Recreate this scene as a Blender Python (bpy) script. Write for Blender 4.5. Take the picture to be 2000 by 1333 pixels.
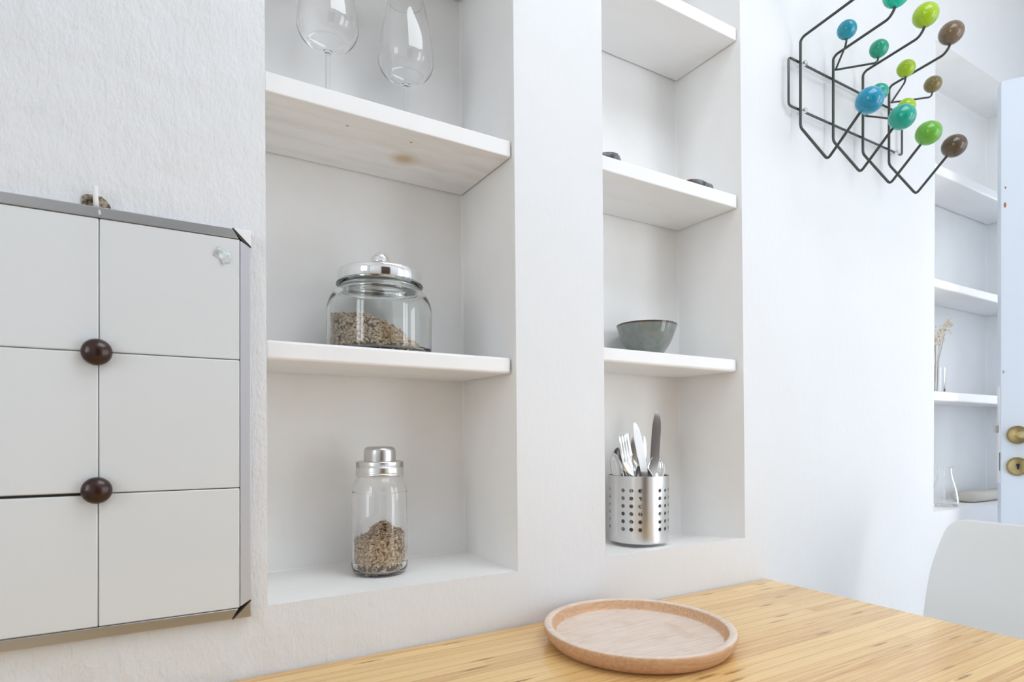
import bpy, bmesh, math, random
from mathutils import Vector, Matrix
PI = math.pi
R = math.radians
S = bpy.context.scene
for o in list(bpy.data.objects): bpy.data.objects.remove(o)

# ------------------------------------------------------------------ camera
cam_d = bpy.data.cameras.new('camera'); cam = bpy.data.objects.new('camera', cam_d)
S.collection.objects.link(cam); S.camera = cam
cam_d.sensor_width = 36; cam_d.lens = 1174.8*36/2000
cam_d.shift_x = -0.0009; cam_d.shift_y = (848.0-666.5)/2000
cam.location = (0, -.85, 1.067); cam.rotation_euler = (R(90), 0, R(-30.70))
cam_d.clip_start = .02
cam_d.dof.use_dof = True; cam_d.dof.focus_distance = 1.05; cam_d.dof.aperture_fstop = 6.3
# ------------------------------------------------------------------ world, light, exposure
W = bpy.data.worlds.new('world'); S.world = W; W.use_nodes = True
bg = W.node_tree.nodes['Background']; bg.inputs[0].default_value = (.90, .95, 1, 1); bg.inputs[1].default_value = 5.6
def portal(loc, rot, sx, sy):
    d = bpy.data.lights.new('window_portal', 'AREA'); d.shape = 'RECTANGLE'; d.size = sx; d.size_y = sy
    d.cycles.is_portal = True
    o = bpy.data.objects.new('window_portal', d); S.collection.objects.link(o); o.location = loc; o.rotation_euler = rot
    return o
WIN = [(1.60, 2.40, .15, 2.20)]          # x0, x1, z0, z1 opening in the front wall
WINL_FILL = [(-1.65, -.75, 1.0, 2.35)]         # y0, y1, z0, z1 unseen opening added for fill in the left wall (x = -1.9)
WINR = [(-1.75, -1.1, .70, 1.95)]        # y0, y1, z0, z1 opening in the right wall beside the door
WINE_FILL = [(-.84, -.06, .60, 2.25)]         # unseen window added at the passage end to light the far niche
SKY_FILL = (.15, 1.45, -1.45, -.45)           # x0, x1, y0, y1 unseen roof light added to brighten upward faces
YF, XL, XP, XR, ZC = -2.0, -1.9, 2.56, 3.7, 2.62
for x0, x1, z0, z1 in WIN: portal(((x0+x1)/2, YF-.06, (z0+z1)/2), (R(90), 0, 0), x1-x0, z1-z0)
for y0, y1, z0, z1 in WINL_FILL: portal((XL-.06, (y0+y1)/2, (z0+z1)/2), (R(90), 0, R(-90)), y1-y0, z1-z0)
for y0, y1, z0, z1 in WINR: portal((XP+.16, (y0+y1)/2, (z0+z1)/2), (R(90), 0, R(90)), y1-y0, z1-z0)
for y0, y1, z0, z1 in WINE_FILL: portal((XR+.16, (y0+y1)/2, (z0+z1)/2), (R(90), 0, R(90)), y1-y0, z1-z0)
portal(((SKY_FILL[0]+SKY_FILL[1])/2, (SKY_FILL[2]+SKY_FILL[3])/2, ZC+.16), (0, 0, 0), SKY_FILL[1]-SKY_FILL[0], SKY_FILL[3]-SKY_FILL[2])
S.view_settings.view_transform = 'Standard'; S.view_settings.look = 'None'
S.view_settings.gamma = 1; S.view_settings.use_curve_mapping = False
S.view_settings.exposure = -0.16
S.cycles.max_bounces = 16; S.cycles.diffuse_bounces = 7; S.cycles.glossy_bounces = 7; S.cycles.transmission_bounces = 14
S.cycles.sample_clamp_indirect = 6; S.cycles.blur_glossy = .6

# ------------------------------------------------------------------ materials
def mat(name, col=(.8,.8,.8), rough=.5, metal=0, **kw):
    m = bpy.data.materials.new(name); m.use_nodes = True
    b = m.node_tree.nodes['Principled BSDF']
    b.inputs['Base Color'].default_value = (*col, 1); b.inputs['Roughness'].default_value = rough; b.inputs['Metallic'].default_value = metal
    for k, v in kw.items(): b.inputs[k].default_value = v
    m['b'] = 1
    return m
def nd(m, t, **kw):
    n = m.node_tree.nodes.new(t)
    for k, v in kw.items():
        if k in n.inputs: n.inputs[k].default_value = v
        else: setattr(n, k, v)
    return n
def lk(m, a, b): m.node_tree.links.new(a, b)
def coords(m, scale=(1,1,1), space='Object'):
    tc = nd(m, 'ShaderNodeTexCoord'); mp = nd(m, 'ShaderNodeMapping'); mp.inputs['Scale'].default_value = scale
    lk(m, tc.outputs[space], mp.inputs[0]); return mp.outputs[0]
def noise(m, vec, scale, detail=4, rough=.5):
    n = nd(m, 'ShaderNodeTexNoise'); n.inputs['Scale'].default_value = scale; n.inputs['Detail'].default_value = detail; n.inputs['Roughness'].default_value = rough
    lk(m, vec, n.inputs['Vector']); return n.outputs[0]
def mrange(m, v, a, b, c, d, clamp=True):
    n = nd(m, 'ShaderNodeMapRange'); n.clamp = clamp
    for i, x in enumerate((a, b, c, d)): n.inputs[i+1].default_value = x
    lk(m, v, n.inputs[0]); return n.outputs[0]
def math_(m, op, a, b=None):
    n = nd(m, 'ShaderNodeMath', operation=op)
    for i, x in enumerate((a, b)):
        if x is None: continue
        if isinstance(x, (int, float)): n.inputs[i].default_value = x
        else: lk(m, x, n.inputs[i])
    return n.outputs[0]
def mix(m, f, a, b, blend='MIX'):
    n = nd(m, 'ShaderNodeMix', data_type='RGBA', blend_type=blend)
    for i, x in ((0, f), (6, a), (7, b)):
        if isinstance(x, (int, float)): n.inputs[i].default_value = x
        elif isinstance(x, tuple): n.inputs[i].default_value = (*x, 1) if len(x) == 3 else x
        else: lk(m, x, n.inputs[i])
    return n.outputs[2]
def bump(m, h, strength=.3, dist=.001):
    b = nd(m, 'ShaderNodeBump'); b.inputs['Distance'].default_value = dist
    if isinstance(strength, (int, float)): b.inputs['Strength'].default_value = strength
    else: lk(m, strength, b.inputs['Strength'])
    lk(m, h, b.inputs['Height']); lk(m, b.outputs[0], m.node_tree.nodes['Principled BSDF'].inputs['Normal'])
def setcol(m, c): lk(m, c, m.node_tree.nodes['Principled BSDF'].inputs['Base Color'])

def plaster():
    m = mat('white_plaster', (.80,.805,.82), .55)
    v = coords(m, (1, 1, .45)); v1 = coords(m)
    big = noise(m, v, 70, 5, .62); fine = noise(m, v, 260, 3, .6); lump = noise(m, v1, 14, 3)
    h = math_(m, 'ADD', math_(m, 'MULTIPLY', big, 1.0), math_(m, 'MULTIPLY', fine, .35))
    h = math_(m, 'ADD', h, math_(m, 'MULTIPLY', lump, 2.2))
    sx = nd(m, 'ShaderNodeSeparateXYZ'); lk(m, v1, sx.inputs[0])
    st = mrange(m, sx.outputs[0], -.05, .5, 1.0, .14)
    bump(m, h, st, .0036)
    setcol(m, mix(m, mrange(m, noise(m, v1, 3, 3), .35, .7, 0, 1), (.745,.755,.775), (.72,.73,.745)))
    return m
M_wall = plaster()
def niche_paint():
    m = mat('niche_paint', (.87,.87,.86), .5)
    v = coords(m); bump(m, noise(m, v, 40, 4), .25, .002)
    setcol(m, mix(m, mrange(m, noise(m, v, 9, 4), .45, .75, 0, 1), (.875,.875,.87), (.845,.835,.82)))
    return m
M_niche = niche_paint()
def shelf_paint():
    m = mat('shelf_paint', (.84,.84,.85), .38)
    v = coords(m, (1, 6, 6)); bump(m, noise(m, v, 18, 4), .12, .001)
    v1 = coords(m, (1.2, 5, 1))
    n = mrange(m, noise(m, v1, 5, 5), .5, .78, 0, .55)
    setcol(m, mix(m, n, (.835,.835,.84), (.79,.77,.75)))
    return m
M_shelf = shelf_paint()
M_plain = mat('white_room_paint', (.86,.86,.86), .7)
def worn_shelf():
    m = mat('worn_shelf_paint', (.84,.84,.85), .4)
    v1 = coords(m, (1.0, 5, 1))
    n = mrange(m, noise(m, v1, 6, 5, .6), .42, .72, 0, .8)
    c = mix(m, n, (.88,.88,.88), (.77,.73,.70))
    def spot(c, x, y, r, col, soft=.4):
        gp = nd(m, 'ShaderNodeVectorMath', operation='DISTANCE'); lk(m, coords(m, (1, 1, 0)), gp.inputs[0]); gp.inputs[1].default_value = (x, y, 0)
        return mix(m, mrange(m, gp.outputs['Value'], r*soft, r, .9, 0), c, col)
    c = spot(c, .355, .105, .016, (.60,.43,.20)); c = spot(c, .357, .105, .03, (.62,.50,.33), .1)
    c = spot(c, .245, .045, .0028, (.25,.22,.2)); c = spot(c, .345, .045, .0028, (.25,.22,.2))
    c = spot(c, .455, .13, .03, (.86,.86,.86), .5)
    geo = nd(m, 'ShaderNodeNewGeometry'); s = nd(m, 'ShaderNodeSeparateXYZ'); lk(m, geo.outputs['Normal'], s.inputs[0])
    under = math_(m, 'LESS_THAN', s.outputs[2], -.5)      # only the bare underside is stained
    setcol(m, mix(m, under, (.82,.82,.825), c))
    return m
M_shelf_worn = worn_shelf()
def bamboo():
    m = mat('bamboo', (.6,.4,.2), .2, 0, **{'IOR': 1.6})
    tc = coords(m)
    br = nd(m, 'ShaderNodeTexBrick'); lk(m, tc, br.inputs['Vector'])
    br.offset = .37; br.offset_frequency = 2; br.squash = 1
    for k, v in (('Scale', 1), ('Mortar Size', .0), ('Brick Width', .62), ('Row Height', .0205), ('Bias', 0)): br.inputs[k].default_value = v
    br.inputs['Color1'].default_value = (0,0,0,1); br.inputs['Color2'].default_value = (1,1,1,1); br.inputs['Mortar'].default_value = (.5,.5,.5,1)
    br2 = nd(m, 'ShaderNodeTexBrick'); lk(m, tc, br2.inputs['Vector'])
    br2.offset = .5; br2.offset_frequency = 2
    for k, v in (('Scale', 1), ('Mortar Size', .0007), ('Mortar Smooth', .3), ('Brick Width', 3.1), ('Row Height', .0205)): br2.inputs[k].default_value = v
    base = mix(m, br.outputs['Color'], (.60,.325,.095), (.82,.54,.21))
    g = noise(m, coords(m, (1.3, 55, 1)), 6, 5, .6)
    base = mix(m, mrange(m, g, .35, .7, 0, .75), base, (.90,.66,.34))
    g2 = noise(m, coords(m, (1.0, 190, 1)), 5, 3, .6)
    base = mix(m, mrange(m, g2, .5, .75, 0, .55), base, (.45,.25,.09))
    # nodes of the cane: short darker dashes across each strip
    vo = nd(m, 'ShaderNodeTexVoronoi'); lk(m, coords(m, (7.0, 62, 1)), vo.inputs['Vector']); vo.inputs['Scale'].default_value = 1; vo.inputs['Randomness'].default_value = .85
    d = mrange(m, vo.outputs['Distance'], .07, .20, 1, 0)
    sc = nd(m, 'ShaderNodeSeparateColor'); lk(m, vo.outputs['Color'], sc.inputs[0])
    on = math_(m, 'GREATER_THAN', sc.outputs[0], .35)
    d = math_(m, 'MULTIPLY', math_(m, 'MULTIPLY', d, on), mrange(m, noise(m, tc, 160, 2), .3, .6, .6, 1))
    base = mix(m, d, base, (.30,.135,.035))
    base = mix(m, math_(m, 'MULTIPLY', br2.outputs['Fac'], .55), base, (.32,.17,.06))
    setcol(m, base)
    bump(m, g2, .05, .0005)
    return m
M_bamboo = bamboo()
def beech():
    m = mat('beech', (.6,.45,.33), .55)
    g = noise(m, coords(m, (4, 60, 60)), 4, 5, .6); g2 = noise(m, coords(m), 22, 4)
    c = mix(m, mrange(m, g, .3, .7, 0, 1), (.68,.54,.44), (.82,.715,.64))
    c = mix(m, mrange(m, g2, .55, .75, 0, .3), c, (.45,.27,.15))
    # steep walls warmer and darker, upward facing surfaces paler
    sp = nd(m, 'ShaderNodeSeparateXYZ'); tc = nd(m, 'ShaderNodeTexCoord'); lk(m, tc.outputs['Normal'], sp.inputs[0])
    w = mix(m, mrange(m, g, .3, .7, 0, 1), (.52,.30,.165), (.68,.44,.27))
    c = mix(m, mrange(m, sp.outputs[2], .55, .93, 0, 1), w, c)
    setcol(m, c); bump(m, g, .2, .0006); return m
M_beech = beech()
M_glass = mat('clear_glass', (1,1,1), .0, 0, **{'Transmission Weight': 1, 'IOR': 1.48})
M_glass_grey = mat('grey_glass', (.93,.95,.94), .0, 0, **{'Transmission Weight': 1, 'IOR': 1.5})
M_chrome = mat('polished_lid_steel', (.86,.87,.88), .09, 1)
M_steel = mat('brushed_steel', (.72,.71,.70), .27, 1)
def brushed(m, sc):
    n = noise(m, coords(m, sc), 30, 3); bump(m, n, .12, .0004)
brushed(M_steel, (8, 8, .6))
M_satin = mat('satin_steel', (.62,.61,.60), .3, 1)
M_alu = mat('aluminium_trim', (.50,.505,.51), .34, 1); brushed(M_alu, (1, 1, 1))
M_cut = mat('cutlery_steel', (.78,.78,.78), .12, 1)
def tilem():
    m = mat('glazed_tile', (.70,.72,.735), .1)
    v = coords(m); bump(m, noise(m, v, 12, 2), .15, .002)
    vo = nd(m, 'ShaderNodeTexVoronoi'); lk(m, v, vo.inputs['Vector']); vo.inputs['Scale'].default_value = 16
    s = nd(m, 'ShaderNodeSeparateColor'); lk(m, vo.outputs['Color'], s.inputs[0])
    d = math_(m, 'MULTIPLY', mrange(m, vo.outputs['Distance'], .015, .03, 1, 0), math_(m, 'GREATER_THAN', s.outputs[0], .6))
    setcol(m, mix(m, d, (.70,.72,.735), (.14,.12,.1))); return m
M_tile = tilem()
M_grout = mat('dark_joint', (.035,.028,.024), .8)
M_knob = mat('dark_brown_knob', (.030,.009,.006), .22)
M_wire = mat('dark_green_wire', (.035,.048,.042), .35)
M_rod = mat('dark_rod', (.10,.11,.105), .2, .8)
def ballm(n, c): return mat(n, c, .14, 0, **{'Coat Weight': .25, 'Coat Roughness': .05})
M_blue = ballm('blue_lacquer', (.0,.24,.40)); M_sblue = ballm('pale_blue_lacquer', (.005,.27,.38))
M_teal = ballm('teal_lacquer', (.0,.32,.23)); M_green = ballm('emerald_lacquer', (.01,.33,.20))
M_lime = ballm('lime_lacquer', (.34,.52,.01)); M_grass = ballm('grass_green_lacquer', (.12,.38,.03))
M_brown = ballm('brown_lacquer', (.16,.105,.06)); M_olive = ballm('olive_brown_lacquer', (.20,.155,.055)); M_mint = ballm('mint_lacquer', (.0,.50,.34))
M_dbrown = ballm('dark_brown_lacquer', (.085,.055,.03))
def glaze():
    m = mat('grey_green_glaze', (.2,.22,.2), .12, 0, **{'Coat Weight': .4})
    v = coords(m); n = noise(m, v, 35, 5, .65)
    c = mix(m, mrange(m, n, .35, .7, 0, 1), (.155,.18,.16), (.235,.255,.23))
    s = nd(m, 'ShaderNodeSeparateXYZ'); lk(m, v, s.inputs[0])
    setcol(m, mix(m, mrange(m, s.outputs[2], .0672, .0698, 0, 1), c, (.07,.035,.025))); return m
M_glaze = glaze()
M_seed = mat('seed_light', (.50,.40,.29), .6); M_seed2 = mat('seed_dark', (.30,.21,.13), .7)
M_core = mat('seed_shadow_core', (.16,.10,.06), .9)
def seedmix():
    m = mat('sunflower_seed', (.5,.4,.3), .55)
    v = coords(m); n = noise(m, v, 240, 2)
    setcol(m, mix(m, mrange(m, n, .35, .65, 0, 1), (.38,.24,.13), (.80,.64,.45))); return m
M_seed = seedmix()
M_stone = mat('dark_stone', (.10,.10,.105), .5)
def stonem(m):
    v = coords(m); n = noise(m, v, 90, 4); setcol(m, mix(m, mrange(m, n, .35, .65, 0, 1), (.05,.05,.055), (.22,.22,.23))); bump(m, n, .6, .002)
stonem(M_stone)
M_redstone = mat('red_brown_stone', (.10,.04,.032), .6)
M_door = mat('pale_blue_door_paint', (.62,.685,.775), .35)
M_brass = mat('aged_brass', (.62,.50,.26), .25, 1)
M_black = mat('black_hole', (.01,.01,.01), .8)
M_chair = mat('light_grey_plastic', (.76,.775,.77), .42)
M_chip = mat('chipped_wood', (.36,.14,.06), .8)
M_cloth = mat('beige_cloth', (.60,.56,.50), .9)
M_flower = mat('dried_flower', (.78,.70,.60), .9); M_stem = mat('dried_stem', (.45,.40,.30), .9)
M_plug = mat('bare_masonry', (.24,.18,.12), .9)
def plugm(m):
    v = coords(m); n = noise(m, v, 160, 4, .7); setcol(m, mix(m, mrange(m, n, .42, .58, 0, 1), (.05,.035,.02), (.42,.35,.26))); bump(m, n, .8, .004)
plugm(M_plug)
M_wpin = mat('white_painted_metal', (.82,.82,.84), .4)
M_sticker = mat('torn_sticker', (.62,.66,.66), .3)
def stk(m):
    v = coords(m); n = noise(m, v, 130, 3); setcol(m, mix(m, mrange(m, n, .4, .6, 0, 1), (.45,.47,.46), (.72,.80,.84)))
stk(M_sticker)
def floorm():
    m = mat('floor_boards', (.45,.33,.22), .5)
    v = coords(m)
    br = nd(m, 'ShaderNodeTexBrick'); lk(m, v, br.inputs['Vector'])
    for k, x in (('Scale', 1), ('Mortar Size', .002), ('Brick Width', 1.4), ('Row Height', .12)): br.inputs[k].default_value = x
    br.inputs['Color1'].default_value = (.66,.61,.55,1); br.inputs['Color2'].default_value = (.58,.53,.475,1); br.inputs['Mortar'].default_value = (.1,.07,.05,1)
    setcol(m, br.outputs[0]); return m
M_floor = floorm()

# ------------------------------------------------------------------ mesh helpers
def link(name, bm, m, parent=None, smooth=True, loc=None, bevel=None, angle=40, recalc=True):
    if recalc: bmesh.ops.recalc_face_normals(bm, faces=bm.faces[:])
    me = bpy.data.meshes.new(name); bm.to_mesh(me); bm.free()
    for mm in (m if isinstance(m, (list, tuple)) else [m]): me.materials.append(mm)
    o = bpy.data.objects.new(name, me); S.collection.objects.link(o)
    if smooth:
        for p in me.polygons: p.use_smooth = True
        try: me.set_sharp_from_angle(angle=R(angle))
        except Exception: pass
    if parent: o.parent = parent
    if loc: o.location = loc
    if bevel:
        b = o.modifiers.new('bevel', 'BEVEL'); b.width = bevel; b.segments = 3; b.limit_method = 'ANGLE'; b.angle_limit = R(35); b.harden_normals = False
    return o
def tag(o, label=None, cat=None, group=None, kind=None):
    for k, v in (('label', label), ('category', cat), ('group', group), ('kind', kind)):
        if v: o[k] = v
    return o
def thing(name, loc, label, cat, group=None, rz=0):
    o = bpy.data.objects.new(name, None); S.collection.objects.link(o); o.location = loc; o.rotation_euler = (0, 0, rz)
    o.empty_display_size = .05
    return tag(o, label, cat, group)
def box(bm, x0, x1, y0, y1, z0, z1, mi=0):
    vs = [bm.verts.new((x, y, z)) for x in (x0, x1) for y in (y0, y1) for z in (z0, z1)]
    for f in ((0,1,3,2),(4,6,7,5),(0,4,5,1),(2,3,7,6),(0,2,6,4),(1,5,7,3)):
        fc = bm.faces.new([vs[i] for i in f]); fc.material_index = mi
    return vs
def hexa(bm, b, t):   # b, t : four corners each (bottom, top)
    vb = [bm.verts.new(p) for p in b]; vt = [bm.verts.new(p) for p in t]
    bm.faces.new(vb[::-1]); bm.faces.new(vt)
    for i in range(4): bm.faces.new((vb[i], vb[(i+1)%4], vt[(i+1)%4], vt[i]))
def lathe(bm, prof, n=48, loc=(0,0,0), close=False):
    rings = []
    for r, z in prof:
        if r < 1e-6: rings.append([bm.verts.new((loc[0], loc[1], loc[2]+z))])
        else: rings.append([bm.verts.new((loc[0]+r*math.cos(2*PI*i/n), loc[1]+r*math.sin(2*PI*i/n), loc[2]+z)) for i in range(n)])
    pairs = list(zip(rings, rings[1:]))
    if close: pairs.append((rings[-1], rings[0]))
    for a, b in pairs:
        for i in range(n):
            j = (i+1) % n
            if len(a) == 1 and len(b) == 1: continue
            if len(a) == 1: bm.faces.new((a[0], b[i], b[j]))
            elif len(b) == 1: bm.faces.new((a[i], a[j], b[0]))
            else: bm.faces.new((a[i], a[j], b[j], b[i]))
def smoothp(pts, k=4):
    """Catmull-Rom through profile points"""
    out = []
    for i in range(len(pts)-1):
        p0 = pts[max(i-1,0)]; p1 = pts[i]; p2 = pts[i+1]; p3 = pts[min(i+2, len(pts)-1)]
        for s in range(k):
            t = s/k
            out.append(tuple(.5*((2*p1[a])+(-p0[a]+p2[a])*t+(2*p0[a]-5*p1[a]+4*p2[a]-p3[a])*t*t+(-p0[a]+3*p1[a]-3*p2[a]+p3[a])*t**3) for a in range(len(p1))))
    out.append(tuple(pts[-1])); return out
def fillet(pts, r, seg=6, closed=False):
    P = [Vector(p) for p in pts]; out = []; n = len(P)
    rng = range(n)
    for i in rng:
        if not closed and i in (0, n-1): out.append(P[i]); continue
        a, b, c = P[i-1], P[i], P[(i+1) % n]
        d1 = (a-b); d2 = (c-b); rr = min(r, d1.length*.45, d2.length*.45)
        s = b+d1.normalized()*rr; e = b+d2.normalized()*rr
        for k in range(seg+1):
            t = k/seg; out.append(s*(1-t)**2+b*2*t*(1-t)+e*t*t)
    return out
def tube(bm, pts, r, n=10, closed=False, rad=None):
    P = [Vector(p) for p in pts]; N = len(P); rings = []
    T = []
    for i in range(N):
        if closed: t = P[(i+1) % N]-P[i-1]
        else: t = P[min(i+1, N-1)]-P[max(i-1, 0)]
        T.append(t.normalized())
    u = T[0].orthogonal().normalized()
    for i in range(N):
        if i: u = (u-T[i]*u.dot(T[i])).normalized()
        v = T[i].cross(u); rr = rad[i] if rad else r
        rings.append([bm.verts.new(P[i]+u*rr*math.cos(2*PI*k/n)+v*rr*math.sin(2*PI*k/n)) for k in range(n)])
    for i in range(N if closed else N-1):
        a = rings[i]; b = rings[(i+1) % N]
        off = 0
        if closed and i == N-1:
            off = min(range(n), key=lambda k: (a[0].co-b[k].co).length)
        for k in range(n): bm.faces.new((a[k], a[(k+1) % n], b[(k+1+off) % n], b[(k+off) % n]))
    if not closed: bm.faces.new(rings[0][::-1]); bm.faces.new(rings[-1])
def sphere(bm, c, r, u=32, v=20, sc=(1,1,1)):
    ret = bmesh.ops.create_uvsphere(bm, u_segments=u, v_segments=v, radius=r)
    for w in ret['verts']: w.co = Vector(c)+Vector((w.co.x*sc[0], w.co.y*sc[1], w.co.z*sc[2]))
NB = bmesh.new

# ------------------------------------------------------------------ the room
ZS = [0, .4, .8447, 1.2, 1.6, 2.0, 2.18, ZC]
NICHES = [  # left x(z), right x(z), floor z, depth
    dict(a=lambda z: .1275-.0050*(z-.84), b=lambda z: .5145-.0100*(z-.84), z0=.8400, z1=2.18, d=.197),
    dict(a=lambda z: .6996-.0098*(z-.845), b=lambda z: 1.0809-.0155*(z-.845), z0=.8447, z1=2.18, d=.183),
    dict(a=lambda z: 1.8795+.0085*(z-.845), b=lambda z: 2.53, z0=.8465, z1=2.18, d=.127)]
bm = NB()
def q(*pts):
    vs = [bm.verts.new(p) for p in pts]; return bm.faces.new(vs)
def col(xa, xb, z0, z1):   # front strip of the wall between two x(z) lines
    n = max(1, int((z1-z0)/.25))
    for i in range(n):
        u, v = z0+(z1-z0)*i/n, z0+(z1-z0)*(i+1)/n
        q((xa(u), 0, u), (xb(u), 0, u), (xb(v), 0, v), (xa(v), 0, v))
lines = [lambda z: XL]
for N in NICHES: lines += [N['a'], N['b']]
lines += [lambda z: XR]
for i in range(0, len(lines), 2): col(lines[i], lines[i+1], .8425, 2.18)
for i in range(len(lines)-1):   # bands under and over
    la, lb = lines[i], lines[i+1]
    zz = .8425
    q((la(zz), 0, 0), (lb(zz), 0, 0), (lb(zz), 0, zz), (la(zz), 0, zz))
    q((la(2.18), 0, 2.18), (lb(2.18), 0, 2.18), (lb(2.18), 0, ZC), (la(2.18), 0, ZC))
for k, N in enumerate(NICHES):
    a, b, z0, z1, d = N['a'], N['b'], .8425, N['z1'], N['d']
    n = 6
    for i in range(n):
        u, v = z0+(z1-z0)*i/n, z0+(z1-z0)*(i+1)/n
        f1 = q((a(u), 0, u), (a(v), 0, v), (a(v), d, v), (a(u), d, u)); f2 = q((b(u), 0, u), (b(u), d, u), (b(v), d, v), (b(v), 0, v))
        f3 = q((a(u), d, u), (a(v), d, v), (b(v), d, v), (b(u), d, u))
        for f in (f1, f2, f3): f.material_index = 1
    q((a(z1), 0, z1), (b(z1), 0, z1), (b(z1), d, z1), (a(z1), d, z1)).material_index = 1
    q((a(z0), 0, z0), (a(z0), d, z0), (b(z0), d, z0), (b(z0), 0, z0)).material_index = 1
bmesh.ops.remove_doubles(bm, verts=bm.verts[:], dist=1e-4)
# floors of the niches at their own heights
for v in bm.verts:
    if abs(v.co.z-.8425) < 1e-4:
        for N in NICHES:
            if N['a'](.8425)-.001 < v.co.x < N['b'](.8425)+.001: v.co.z = N['z0']
        if abs(v.co.x-NICHES[1]['b'](.8425)) < .002 and v.co.y > .1: v.co.z = .822
bmesh.ops.recalc_face_normals(bm, faces=bm.faces[:])
f0 = [f for f in bm.faces if abs(f.normal.y) > .9 and f.calc_center_median().y < .001]
if f0 and f0[0].normal.y > 0: bmesh.ops.reverse_faces(bm, faces=bm.faces[:])
wall = link('wall_back', bm, [M_wall, M_niche], smooth=True, bevel=.0035, recalc=False)
tag(wall, 'white plastered wall with three recessed shelf niches', kind='structure')

def struct(name, bm, m, **k): return tag(link(name, bm, m, smooth=False, **k), kind='structure')
b = NB(); box(b, XL-.12, XP+.1, YF-.12, .0, -.1, 0); box(b, XP+.1, XR+.1, -.98, .0, -.1, 0); struct('floor', b, M_floor)
b = NB(); x0, x1, y0, y1 = SKY_FILL
box(b, XL-.12, x0, YF-.12, 0, ZC, ZC+.12); box(b, x1, XP+.1, YF-.12, 0, ZC, ZC+.12); box(b, x0, x1, YF-.12, y0, ZC, ZC+.12); box(b, x0, x1, y1, 0, ZC, ZC+.12)
box(b, XP+.1, XR+.1, -.98, 0, ZC, ZC+.12); struct('ceiling', b, M_plain)
def wall_with_hole(bmm, u0, u1, holes, put):
    cur = u0
    for h0, h1, z0, z1 in sorted(holes):
        put(bmm, cur, h0, 0, ZC); put(bmm, h0, h1, 0, z0); put(bmm, h0, h1, z1, ZC); cur = h1
    put(bmm, cur, u1, 0, ZC)
b = NB(); wall_with_hole(b, XL, XP, WIN, lambda m_, a, c, z0, z1: box(m_, a, c, YF-.12, YF, z0, z1)); struct('wall_front', b, M_plain)
d2 = bpy.data.objects.new('added_dark_door', None); S.collection.objects.link(d2); d2.location = (-.25, YF, 0); tag(d2, kind='structure')  # unseen dark door, added to give the metal dark reflections
b = NB(); box(b, 0, .86, .002, .035, 0, 2.05)
for a_, c_, z_, w_ in ((.10, .76, .15, .90), (.10, .76, 1.05, 1.93)): box(b, a_, c_, .035, .045, z_, w_)
link('added_door_panel', b, mat('added_door_dark', (.075,.045,.03), .35), d2, bevel=.003)
b = NB(); tube(b, fillet([(.79, .035, 1.02), (.79, .085, 1.02), (.68, .085, 1.02)], .01, 4), .009, 12); link('added_door_handle', b, M_brass, d2)
b = NB(); wall_with_hole(b, YF, 0, WINL_FILL, lambda m_, a, c, z0, z1: box(m_, XL-.12, XL, a, c, z0, z1)); struct('wall_left', b, M_plain)
b = NB(); wall_with_hole(b, YF-.12, -.88, WINR, lambda m_, a, c, z0, z1: box(m_, XP, XP+.1, a, c, z0, z1)); box(b, XP, XP+.1, -.88, -.001, 2.12, ZC)
box(b, XP+.1, XR, -.98, -.88, 0, ZC); struct('wall_right', b, M_plain)
b = NB(); wall_with_hole(b, -.98, 0, WINE_FILL, lambda m_, a, c, z0, z1: box(m_, XR, XR+.1, a, c, z0, z1)); struct('wall_passage', b, M_plain)
def win_frame(n, u0, u1, z0, z1, put):
    b = NB(); w = .05
    put(b, u0, u0+w, z0, z1); put(b, u1-w, u1, z0, z1); put(b, u0+w, u1-w, z0, z0+w); put(b, u0+w, u1-w, z1-w, z1)
    c = (u0+u1)/2; put(b, c-.035, c+.035, z0+w, z1-w)
    struct(n, b, M_wpin)
win_frame('window_1', *WIN[0], lambda m_, a, c, z0, z1: box(m_, a, c, YF-.09, YF-.03, z0, z1))
win_frame('fill_window_left', *WINL_FILL[0], lambda m_, a, c, z0, z1: box(m_, XL-.09, XL-.03, a, c, z0, z1))
win_frame('window_3', *WINR[0], lambda m_, a, c, z0, z1: box(m_, XP+.03, XP+.09, a, c, z0, z1))
win_frame('fill_window_passage', *WINE_FILL[0], lambda m_, a, c, z0, z1: box(m_, XR+.03, XR+.09, a, c, z0, z1))
b = NB(); w = .04
for a in ((x0, x0+w, y0, y1), (x1-w, x1, y0, y1), (x0+w, x1-w, y0, y0+w), (x0+w, x1-w, y1-w, y1)): box(b, *a, ZC+.04, ZC+.11)
struct('fill_roof_light', b, M_wpin)

# ------------------------------------------------------------------ shelves
def shelf(k, x0, x1, y0, z0, z1, label, m=None, r=.004, gap_r=None, d=None):
    N = NICHES[k]; d = (d or N['d'])-.0028
    b = NB(); zc = (z0+z1)/2
    xa = N['a'](zc)+.0012; xb = N['b'](zc)-.0022
    x1 = min(x1, xb)
    hexa(b, [(xa, y0, z0), (x1, y0, z0), (xb, d, z0), (xa, d, z0)], [(xa, y0, z1), (x1, y0, z1), (xb, d, z1), (xa, d, z1)])
    o = link('wall_shelf', b, m or M_shelf, bevel=r)
    return tag(o, label, 'shelf', 'white shelf boards in the wall niches')
shelf(0, .13, .5075, .0085, 1.5255, 1.5520, 'white shelf board with stained underside, carrying the two wine glasses', M_shelf_worn, .0015)
shelf(0, .13, .5075, .0110, 1.1672, 1.1936, 'thick white shelf board under the wide seed jar in the left niche', None, .004)
shelf(0, .13, .5075, .0110, 1.8955, 1.9220, 'topmost white shelf board of the left niche, only its back corner showing')
shelf(1, .70, 1.0685, .0080, 1.9045, 1.9310, 'topmost white shelf board of the middle niche, above the dark stones', None, .0015)
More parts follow.
